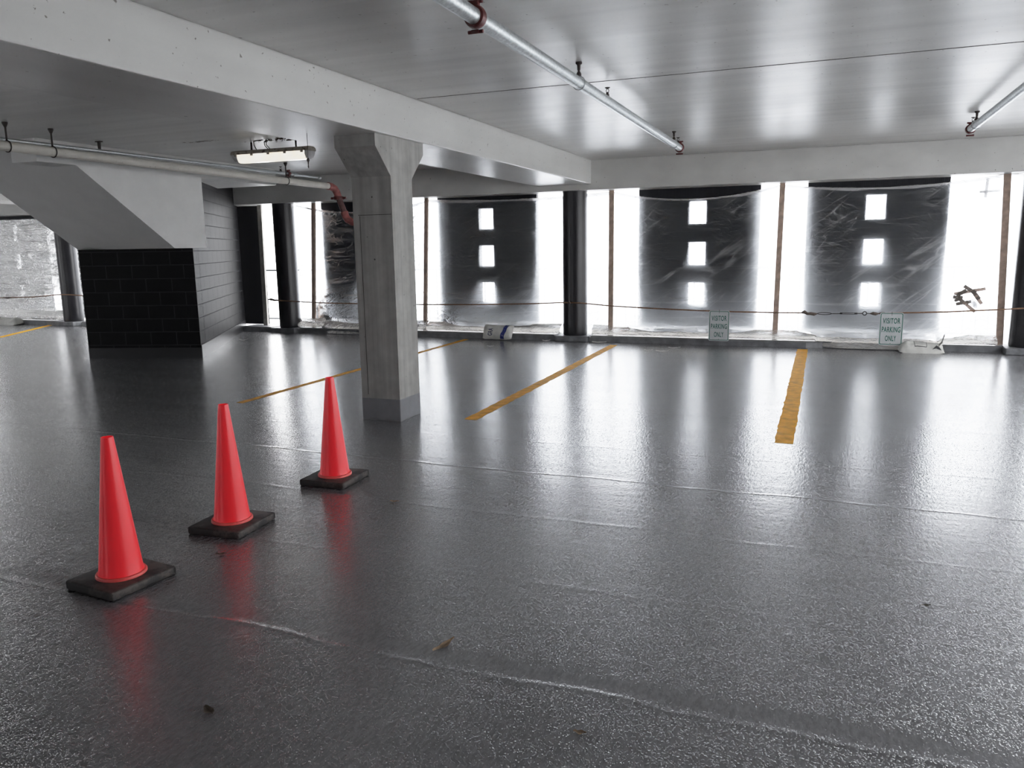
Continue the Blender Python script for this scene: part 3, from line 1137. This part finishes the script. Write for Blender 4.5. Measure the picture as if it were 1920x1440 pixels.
s1 = make_sign((-1.528, 12.955, 0.082), 'white and green visitor parking sign hung alone on the cord')
s2 = dup(s1, (0.985, 12.945, 0.090), 'white and green visitor parking sign above the white sack')
s2.rotation_euler.y = math.radians(0.0)

# ------------------------------------------------------------------ sand sacks
def sack_bm(L, W, H, seed, nx=26, ny=14, crimp=0.18, lean=0.0):
    """pillow lying along x: pinched flat ends, creased top"""
    bm = bmesh.new()
    top, bot = [], []
    for i in range(nx + 1):
        u = i / nx
        rt, rb = [], []
        end = min(1.0, min(u, 1 - u) / crimp)
        prof = (1 - (1 - end) ** 2) ** 0.5
        for j in range(ny + 1):
            v = j / ny
            side = max(0.0, 1 - abs(2 * v - 1) ** 3.0)
            x = (u - 0.5) * L
            yy = (v - 0.5) * W * (0.93 + 0.07 * prof) + 0.012 * noise.noise(V(u * 5, seed, v))
            hh = H * prof * side ** 0.6
            hh *= 1 + 0.22 * noise.noise(V(u * 4 + seed, v * 3, seed))
            hh += 0.012 * noise.noise(V(u * 14, v * 9, seed)) * side
            z0 = 0.004 + (0.012 if end < 0.3 else 0.0)
            rt.append(bm.verts.new((x, yy, max(0.007, hh) + z0)))
            rb.append(bm.verts.new((x, yy, z0)) if 0 < j < ny and 0 < i < nx else None)
        top.append(rt)
        bot.append(rb)
    for i in range(nx):
        for j in range(ny):
            bm.faces.new((top[i][j], top[i + 1][j], top[i + 1][j + 1], top[i][j + 1]))
    return bm, top


def make_sack(loc, rz, tilt, L, W, H, seed, lab, stripe=None, text=None, box=False, flap=False):
    r = thing('sand_sack', lab, 'sack', (0, 0, 0), 'white sacks weighing down the plastic')
    bm, top = sack_bm(L, W, H, seed)
    # close underneath
    geo = bmesh.ops.holes_fill(bm, edges=[e for e in bm.edges if e.is_boundary], sides=0)
    me_top = [[v.co.copy() for v in row] for row in top]
    nx, ny = len(top) - 1, len(top[0]) - 1
    body = link('sack_body', bm, M['bag'], parent=r, smooth=True, sharp=1.2)

    def surf(u, v):
        fi, fj = min(max(u, 0), 0.9999) * nx, min(max(v, 0), 0.9999) * ny
        i, j = int(fi), int(fj)
        a, b = fi - i, fj - j
        p = me_top[i][j] * (1 - a) * (1 - b) + me_top[i + 1][j] * a * (1 - b) + me_top[i][j + 1] * (1 - a) * b + me_top[i + 1][j + 1] * a * b
        return p + V(0, -0.0015, 0.0025)
    if stripe:
        bm = bmesh.new()
        n = 24
        prev = None
        for k in range(n + 1):
            v = 0.02 + 0.96 * k / n
            ua = stripe[0] + stripe[2] * (v - 0.5)
            cur = [bm.verts.new(surf(ua + (stripe[1] - stripe[0]) * q / 6, v)) for q in range(7)]
            if prev:
                for q in range(6):
                    bm.faces.new((prev[q], cur[q], cur[q + 1], prev[q + 1]))
            prev = cur
        link('printed_band', bm, M['bag_stripe'], parent=body, smooth=True)
    if text:
        b = text_bm(text, 1.0, 1.0, bold=0.02)
        bmesh.ops.subdivide_edges(b, edges=b.edges, cuts=1)
        for v in b.verts:
            # runs across the sack
            tx, tz = v.co.x + 0.5, v.co.z + 0.5
            u = 0.29 - (tz - 0.5) * 0.15
            w = 0.14 + tx * 0.50
            v.co = surf(u, w)
        link('printed_letters', b, M['bag_ink'], parent=body)
    if box:
        bm = bmesh.new()
        u0, u1, v0, v1, t = 0.33, 0.60, 0.10, 0.55, 0.010
        for (ua, ub, va, vb) in ((u0, u1, v0, v0 + 2 * t), (u0, u1, v1 - 2 * t, v1), (u0, u0 + t, v0, v1), (u1 - t, u1, v0, v1)):
            N = 14
            prev = None
            for k in range(N + 1):
                if ub - ua > vb - va or (ub - ua) > 0.1:
                    uu = ua + (ub - ua) * k / N
                    cur = [bm.verts.new(surf(uu, va)), bm.verts.new(surf(uu, vb))]
                else:
                    vv = va + (vb - va) * k / N
                    cur = [bm.verts.new(surf(ua, vv)), bm.verts.new(surf(ub, vv))]
                if prev:
                    bm.faces.new((prev[0], cur[0], cur[1], prev[1]))
                prev = cur
        link('printed_box', bm, M['grey_ink'], parent=body)
    if flap:
        bm = bmesh.new()
        prev = None
        for k in range(13):
            t = k / 12
            x = L * 0.34 + 0.10 * t
            z = 0.07 + 0.20 * t + 0.02 * math.sin(t * 7)
            cur = [bm.verts.new((x + 0.02 * math.sin(t * 5), -0.02 - W * 0.28 + W * 0.5 * q / 4 * (1 - 0.5 * t),
                                 z + 0.018 * math.sin(q * 2.1 + t * 4))) for q in range(5)]
            if prev:
                for q in range(4):
                    bm.faces.new((prev[q], cur[q], cur[q + 1], prev[q + 1]))
            prev = cur
        link('torn_flap', bm, M['bag'], parent=r, smooth=True)
        bm = bmesh.new()
        add_prism(bm, [(L * 0.22, 0.075), (L * 0.30, 0.135), (L * 0.38, 0.10), (L * 0.42, 0.06), (L * 0.3, 0.09)], -W * 0.46, -W * 0.44, 'y')
        link('open_mouth', bm, M['grey_ink'], parent=r)
    r.location = loc
    r.rotation_euler = (tilt, 0, rz)
    return r


make_sack((-5.36, 12.90, 0.132), math.radians(-3), math.radians(62), 0.57, 0.28, 0.10, 2.2,
          'white sack with a blue band and blue letters leaning on the kerb', stripe=(0.70, 0.83, 0.16), text='GRA')
make_sack((1.40, 12.94, 0.0), math.radians(3), math.radians(4), 0.60, 0.30, 0.145, 5.1,
          'white sack with a printed outline lying right of the second sign', box=True, flap=True)
make_sack((-18.02, 12.95, 0.0), math.radians(4), math.radians(3), 0.72, 0.34, 0.15, 8.4,
          'crumpled white sack on the floor beyond the stair')

# ------------------------------------------------------------------ pipes
def coupling(root, c, r, mat):
    """grooved coupling on a pipe running along y: two half shells with bolt lugs"""
    x, y, z = c
    bm = bmesh.new()
    N = 20
    prof = [(r * 1.02, -0.030), (r * 1.32, -0.026), (r * 1.42, 0.0), (r * 1.32, 0.026), (r * 1.02, 0.030)]
    rings = []
    for rr, dy in prof:
        rings.append([bm.verts.new((x + rr * math.cos(2 * PI * k / N), y + dy, z + rr * math.sin(2 * PI * k / N))) for k in range(N)])
    for i in range(len(prof) - 1):
        for k in range(N):
            bm.faces.new((rings[i][k], rings[i][(k + 1) % N], rings[i + 1][(k + 1) % N], rings[i + 1][k]))
    for s in (-1, 1):
        add_box(bm, x - r * 0.55, x + r * 0.55, y - 0.016, y + 0.016, z + s * r * 1.25 - 0.012, z + s * r * 1.9 + 0.0, 0.006)
        add_tube(bm, [(x - r * 1.0, y, z + s * r * 1.75), (x + r * 1.0, y, z + s * r * 1.75)], 0.010, 8)
    return link('pipe_coupling', bm, mat, parent=root, smooth=True)


def hanger(root, x, y, zp, r, ztop=CEIL, mat=None):
    bm = bmesh.new()
    add_ring(bm, (x, y, zp), (0, 1, 0), r + 0.006, 0.004, 24, 6)
    o = link('ring_hanger', bm, M['galv'], parent=root, smooth=True)
    bm = bmesh.new()
    add_tube(bm, [(x, y, zp + r), (x, y, ztop)], 0.008, 8)
    add_lathe(bm, [(0.012, -0.06), (0.014, -0.02), (0.026, -0.012), (0.026, 0.0)], (x, y, ztop), 10)
    add_lathe(bm, [(0.020, 0), (0.020, 0.012), (0.012, 0.03)], (x, y, zp + r + 0.01), 10)
    link('hanger_rod', bm, mat or M['dark_iron'], parent=o, smooth=True)


def sprinkler(root, x, y, zp, r):
    z0 = zp + r - 0.006
    bm = bmesh.new()
    add_lathe(bm, [(0.017, 0), (0.017, 0.022), (0.012, 0.026), (0.012, 0.040)], (x, y, z0), 10)
    add_tube(bm, [(x - 0.010, y, z0 + 0.040), (x - 0.013, y, z0 + 0.055), (x, y, z0 + 0.072)], 0.003, 6)
    add_tube(bm, [(x + 0.010, y, z0 + 0.040), (x + 0.013, y, z0 + 0.055), (x, y, z0 + 0.072)], 0.003, 6)
    add_lathe(bm, [(0.004, 0.066), (0.020, 0.074), (0.024, 0.076), (0.024, 0.079), (0.004, 0.080)], (x, y, z0), 14)
    link('sprinkler_head', bm, M['dark_iron'], parent=root, smooth=True)


def sprinkler_pipe(name, lab, x, z, y0, y1, r, coup, hang, spr):
    root = thing(name, lab, 'pipe', (x, (y0 + y1) / 2, z))
    bm = bmesh.new()
    add_tube(bm, [(x, y0, z), (x, y1, z)], r, 24)
    link('pipe_run', bm, M['galv'], parent=root, smooth=True)
    for y in coup:
        coupling(root, (x, y, z), r, M['red_iron'])
    for y in hang:
        hanger(root, x, y, z, r)
    for y in spr:
        sprinkler(root, x, y, z, r)
    return root


sprinkler_pipe('sprinkler_pipe', 'galvanized sprinkler pipe with red coupling crossing the ceiling toward the middle bay', -1.835, 2.885, -2.0, 10.72, 0.044,
               (4.17, 10.72), (6.13, 10.29), (7.0, 10.60))
sprinkler_pipe('sprinkler_pipe', 'galvanized sprinkler pipe end at the ceiling above the taped patch', 1.50, 2.895, -2.0, 10.70, 0.040,
               (10.70,), (10.33,), (10.56,))

# big chipped pipe above the stair with a red elbow
bp = thing('drain_pipe', 'thick cream painted pipe with red elbow running above the stair', 'pipe', (-8.2, 9.0, 2.76))
P0, P1 = V(-8.2, -3.0, 2.86), V(-8.2, 12.10, 2.744)
bm = bmesh.new()
add_tube(bm, [P0, P1], 0.054, 28)
link('pipe_run', bm, M['white_pipe'], parent=bp, smooth=True)
bm = bmesh.new()
e = [(-8.2, 12.02, 2.745), (-8.2, 12.11, 2.742), (-8.185, 12.19, 2.71), (-8.165, 12.235, 2.64), (-8.15, 12.25, 2.56)]
add_tube(bm, e, [0.066, 0.066, 0.066, 0.064, 0.066], 20)
link('red_elbow', bm, M['dull_red'], parent=bp, smooth=True)
bm = bmesh.new()
add_lathe(bm, [(0.06, -0.035), (0.088, -0.03), (0.095, 0.0), (0.088, 0.03), (0.06, 0.035)], (-8.145, 12.25, 2.545), 20)
add_tube(bm, [(-8.30, 12.25, 2.545), (-7.99, 12.25, 2.545)], 0.022, 8)
link('pipe_coupling', bm, M['red_iron'], parent=bp, smooth=True)
bm = bmesh.new()
add_tube(bm, [(-8.14, 12.25, 2.54), (-8.045, 12.27, 2.27)], 0.054, 20)
link('drop_pipe', bm, simple('rusty_dark_red_pipe', (0.13, 0.062, 0.058), 0.5, var=0.4, scale=12), parent=bp, smooth=True)
bm = bmesh.new()
add_tube(bm, [(-8.055, 12.27, 2.30), (-8.035, 12.27, 2.23), (-7.99, 12.27, 2.165), (-7.90, 12.28, 2.12), (-7.80, 12.28, 2.115)], [0.068, 0.066, 0.066, 0.066, 0.068], 20)
add_tube(bm, [(-7.84, 12.28, 2.117), (-7.76, 12.28, 2.112)], 0.088, 20)
link('red_elbow', bm, M['dull_red'], parent=bp, smooth=True)
bm = bmesh.new()
add_tube(bm, [(-7.78, 12.28, 2.112), (-6.9, 12.30, 2.10)], 0.054, 20)
link('drop_pipe', bm, M['dull_red'], parent=bp, smooth=True)
for y in (6.12, 6.66, 10.86):
    zz = P0.z + (P1.z - P0.z) * (y - P0.y) / (P1.y - P0.y)
    bm = bmesh.new()
    add_ring(bm, (-8.2, y, zz), (0, 1, 0), 0.060, 0.006, 28, 6)
    add_tube(bm, [(-8.2, y, zz + 0.056), (-8.2, y, CEIL)], 0.010, 8)
    add_lathe(bm, [(0.014, -0.05), (0.03, -0.014), (0.03, 0)], (-8.2, y, CEIL), 10)
    link('pipe_hanger', bm, M['dark_iron'], parent=bp, smooth=True)

tpipe = thing('thin_pipe', 'thin galvanized pipe resting along the thick cream pipe', 'pipe', (-8.27, 9, 2.87))
bm = bmesh.new()
add_tube(bm, [(-8.27, -3, 2.855), (-8.27, 6.2, 2.866), (-8.27, 10.95, 2.884)], 0.023, 16)
link('pipe_run', bm, M['galv'], parent=tpipe, smooth=True)
bm = bmesh.new()
add_tube(bm, [(-8.27, 10.95, 2.884), (-8.27, 11.88, 2.88)], 0.017, 14)
add_tube(bm, [(-8.27, 11.84, 2.88), (-8.27, 11.90, 2.88)], 0.028, 14)
add_tube(bm, [(-8.27, 11.16, 2.883), (-8.27, 11.26, 2.883)], 0.028, 14)
link('pipe_end', bm, M['galv'], parent=tpipe, smooth=True)
coupling(tpipe, (-8.27, 11.02, 2.884), 0.030, M['red_iron'])
sprinkler(tpipe, -8.27, 10.82, 2.884, 0.023)

# short iron bracket on the ceiling above the pipes
bm = bmesh.new()
add_tube(bm, [(-8.6, 7.65, CEIL), (-8.6, 7.65, CEIL - 0.13)], [0.022, 0.017], 8)
add_box(bm, -8.645, -8.555, 7.63, 7.67, CEIL - 0.012, CEIL)
tag(link('ceiling_bracket', bm, M['dark_iron'], base=(-8.6, 7.65, CEIL), smooth=True), 'short rusty iron stub hanging from ceiling above the thick pipe', 'bracket')

# ------------------------------------------------------------------ lamp
lf = thing('fluorescent_lamp', 'dirty fluorescent ceiling lamp hanging left of the concrete column', 'lamp', (-6.72, 8.65, 2.85))
bm = bmesh.new()
prof = [(8.55, 2.885), (8.57, 2.925), (8.60, 2.940), (8.70, 2.940), (8.73, 2.925), (8.75, 2.885)]
add_prism(bm, prof, -7.33, -6.11, 'x')
es = [e for e in bm.edges]
bmesh.ops.bevel(bm, geom=es, offset=0.006, segments=2, affect='EDGES')
lh = link('housing', bm, M['housing'], parent=lf)
bm = bmesh.new()
prof = [(8.558, 2.886), (8.562, 2.84), (8.59, 2.792), (8.62, 2.782), (8.68, 2.782), (8.71, 2.792), (8.738, 2.84), (8.742, 2.886)]
add_prism(bm, prof, -7.225, -6.165, 'x')
ld = link('diffuser', bm, M['diffuser'], parent=lf)
for xa, xb in ((-7.315, -7.226), (-6.164, -6.125)):
    bm = bmesh.new()
    s_ = 0.04 if xa < -7 else 0.02
    lo = [bm.verts.new((xb if xa < -7 else xa, y, z)) for y, z in prof]
    hi = [bm.verts.new(((xa if xa < -7 else xb) + (0.03 if xa < -7 else -0.01) * (1 - (z - 2.782) / 0.104) , 8.65 + (y - 8.65) * 0.93, z + (2.886 - z) * 0.12)) for y, z in prof]
    n = len(prof)
    bm.faces.new(lo)
    bm.faces.new(hi)
    for i in range(n):
        bm.faces.new((lo[i], lo[(i + 1) % n], hi[(i + 1) % n], hi[i]))
    link('diffuser_end', bm, M['diffuser_end'], parent=ld)
for x in (-7.24, -6.98, -6.72, -6.46, -6.2):
    bm = bmesh.new()
    add_box(bm, x - 0.018, x + 0.018, 8.545, 8.56, 2.862, 2.915, 0.003)
    link('clip', bm, M['housing'], parent=lh)
for x in (-7.05, -6.35):
    bm = bmesh.new()
    add_tube(bm, [(x, 8.65, 2.938), (x, 8.65, CEIL)], 0.012, 8)
    link('mount_rod', bm, M['dark_iron'], parent=lf)
bm = bmesh.new()
for pts in ([(-6.93, 8.60, 2.935), (-6.95, 8.58, 2.99), (-6.93, 8.55, 3.035), (-6.85, 8.52, 3.037), (-6.75, 8.5, 3.036)],
            [(-6.75, 8.60, 2.935), (-6.78, 8.58, 2.98), (-6.76, 8.55, 3.02), (-6.70, 8.52, 3.037)],
            [(-6.72, 8.60, 2.935), (-6.75, 8.57, 2.985), (-6.72, 8.54, 3.03)]):
    add_tube(bm, pts, 0.006, 6)
link('loose_wire', bm, M['web'], parent=lf, smooth=True)
bm = bmesh.new()
for k in range(70):
    x = random.gauss(-6.45, 0.22)
    y = 8.50 + random.uniform(-0.05, 0.10)
    z = CEIL - abs(random.gauss(0, 0.012))
    s_ = random.uniform(0.006, 0.022)
    v = [bm.verts.new((x + random.uniform(-s_, s_) * 2, y + random.uniform(-s_, s_), min(CEIL - 0.001, z + random.uniform(-s_, s_)))) for _ in range(4)]
    for t in ((0, 1, 2), (0, 2, 3), (0, 3, 1), (1, 3, 2)):
        bm.faces.new([v[q] for q in t])
link('dirt_nest', bm, M['stain'], parent=lf)

# dirt stains on the ceiling beside the lamp
bm = bmesh.new()
for k in range(46):
    x = random.gauss(-7.55, 0.16)
    y = 8.27 + random.gauss(0, 0.03)
    s_ = random.uniform(0.006, 0.02)
    a0 = random.uniform(0, PI)
    vs = [bm.verts.new((x + s_ * 1.8 * math.cos(a0 + 2 * PI * q / 5) * random.uniform(.5, 1), y + s_ * math.sin(a0 + 2 * PI * q / 5) * random.uniform(.5, 1), CEIL - 0.0015)) for q in range(5)]
    bm.faces.new(vs)
link('dirt_stain', bm, M['stain'], parent=ceiling)

# little weight on a chain under the long beam
pc = thing('pull_chain', 'thin pull chain with small weight hanging beside the lamp', 'chain', (-4.26, 5.97, 2.65))
bm = bmesh.new()
add_tube(bm, [(-4.26, 5.97, 2.65), (-4.264, 5.97, 2.44)], 0.0022, 6)
link('chain', bm, M['web'], parent=pc)
bm = bmesh.new()
add_lathe(bm, [(0.003, 0.030), (0.012, 0.022), (0.013, 0.006), (0.006, 0.0), (0.003, -0.03), (0.006, -0.04), (0.003, -0.055)], (-4.264, 5.97, 2.41), 12)
link('weight', bm, M['dark_iron'], parent=pc, smooth=True)

# ------------------------------------------------------------------ litter on the floor
def leaf(name, x, y, L, W, rz, mat, lab, cat, curl=0.02, group=None, forked=False):
    bm = bmesh.new()
    n = 10
    prev = None
    for i in range(n + 1):
        t = i / n
        w = W * (math.sin(PI * min(1, t * 0.92 + 0.06)) ** 0.7)
        px = (t - 0.5) * L
        z = 0.004 + curl * (2 * t - 1) ** 2 * 0.6
        cur = [bm.verts.new((px, -w / 2 + 0.004 * math.sin(t * 9), z + W * 0.12)), bm.verts.new((px, 0.003 * math.sin(t * 11), z)), bm.verts.new((px, w / 2, z + W * 0.18 + 0.002 * math.sin(t * 13)))]
        if prev:
            for k in range(2):
                bm.faces.new((prev[k], cur[k], cur[k + 1], prev[k + 1]))
        prev = cur
    o = link(name, bm, mat, base=(0, 0, 0), smooth=True)
    o.location = (x, y, 0.0)
    o.rotation_euler.z = rz
    tag(o, lab, cat, group)
    return o


lv = 'dry_leaf'
leaf(lv, -1.405, 2.715, 0.135, 0.028, math.radians(76), M['leaf'], 'long tan dry leaf on the floor in the foreground', 'leaf', 0.012)
leaf(lv, -2.00, 2.00, 0.070, 0.030, math.radians(-20), M['leaf_dark'], 'dark wet leaf on the floor in front of the cones', 'leaf', 0.006)
leaf(lv, -0.70, 2.34, 0.045, 0.020, math.radians(10), M['leaf'], 'small brown leaf lying on the floor past the near lap line', 'leaf', 0.005)
leaf(lv, -2.555, 4.305, 0.060, 0.030, math.radians(20), M['leaf'], 'small brown leaf on the floor behind the middle cone', 'leaf', 0.008)
leaf(lv, -3.01, 3.20, 0.060, 0.025, math.radians(30), M['leaf_dark'], 'dark leaf scrap on the floor right of the first cone', 'leaf', 0.008)
leaf(lv, 0.51, 3.79, 0.040, 0.022, 0.3, M['leaf_dark'], 'dark speck of leaf alone on the floor at the right', 'leaf', 0.006)
sc = 'plastic_scrap'
leaf(sc, -2.27, 12.05, 0.20, 0.035, 0.1, M['scrap'], 'white scrap curl on the floor in front of the first sign', 'scrap', 0.02)
leaf(sc, -2.50, 12.12, 0.13, 0.04, 0.2, M['scrap'], 'short white scrap left of the curl by the first sign', 'scrap', 0.012)
leaf(sc, -2.16, 12.50, 0.19, 0.03, 0.35, M['scrap'], 'thin white scrap curl nearest the kerb by the first sign', 'scrap', 0.02)
leaf(sc, -3.50, 12.88, 0.25, 0.06, 0.15, M['scrap'], 'white scrap beside the footing of the middle round column', 'scrap', 0.02)
leaf(sc, -4.46, 12.9, 0.14, 0.05, 0.5, M['scrap'], 'white scrap at the left of the middle column footing', 'scrap', 0.02)
leaf(sc, -9.95, 11.6, 0.16, 0.05, 0.8, M['scrap'], 'white scrap on the floor beside the block wall', 'scrap', 0.05)
leaf(sc, -5.12, 11.95, 0.12, 0.04, 0.1, M['scrap'], 'white scrap on the floor near the blue banded sack', 'scrap', 0.012)

# ------------------------------------------------------------------ light
world = bpy.data.worlds.new('overcast')
scene.world = world
world.use_nodes = True
wt = world.node_tree
wt.nodes.clear()
wo = wt.nodes.new('ShaderNodeOutputWorld')
wb = wt.nodes.new('ShaderNodeBackground')
wb.inputs['Color'].default_value = (0.965, 0.975, 1.0, 1)
wb.inputs['Strength'].default_value = 9.5
wt.links.new(wb.outputs[0], wo.inputs[0])


# ------------------------------------------------------------------ camera
cam = bpy.data.cameras.new('camera')
co = bpy.data.objects.new('camera', cam)
COL.objects.link(co)
F_PX = 1466.81
cam.sensor_fit = 'HORIZONTAL'
cam.sensor_width = 36.0
cam.lens = F_PX / 1920 * 36.0
cam.clip_end = 200
pitch, roll, yaw = 0.174431683, -0.0163201959, 0.377863012
cy, sy = math.cos(yaw), math.sin(yaw)
f = V(-sy, cy, 0)
r = V(cy, sy, 0)
u = V(0, 0, 1)
f2 = f * math.cos(pitch) - u * math.sin(pitch)
u2 = u * math.cos(pitch) + f * math.sin(pitch)
r3 = r * math.cos(roll) + u2 * math.sin(roll)
u3 = u2 * math.cos(roll) - r * math.sin(roll)
mw = Matrix((r3, u3, -f2)).transposed().to_4x4()
mw.translation = V(0, 0, 1.65)
co.matrix_world = mw
scene.camera = co

scene.view_settings.view_transform = 'Standard'
scene.view_settings.look = 'None'
scene.view_settings.exposure = 0.0
# photographic shoulder: linear up to the mid greys, highlights rolled off
scene.view_settings.use_curve_mapping = True
cmap = scene.view_settings.curve_mapping
WHITE = 4.0
cmap.white_level = (WHITE, WHITE, WHITE)
cmap.clip_max_x = cmap.clip_max_y = 1.0
cur = cmap.curves[3]


def shoulder(x):
    if x <= 0.4:
        return x
    return 0.4 + 0.6 * (1 - math.exp(-(x - 0.4) / 0.6)) / (1 - math.exp(-(WHITE - 0.4) / 0.6))


pts = [0.0, 0.4, 0.55, 0.7, 0.9, 1.15, 1.5, 2.0, 2.7, WHITE]
while len(cur.points) < len(pts):
    cur.points.new(0.5, 0.5)
for p, x in zip(cur.points, pts):
    p.location = (x / WHITE, shoulder(x))
    p.handle_type = 'VECTOR'
cmap.update()
scene.cycles.use_denoising = True
scene.cycles.denoising_prefilter = 'FAST'
scene.cycles.max_bounces = 14
scene.cycles.diffuse_bounces = 6
scene.cycles.glossy_bounces = 4
scene.cycles.transmission_bounces = 8
scene.cycles.transparent_max_bounces = 12
scene.cycles.sample_clamp_indirect = 8.0

for o in list(scene.objects):
    if '_base' in o:
        del o['_base']
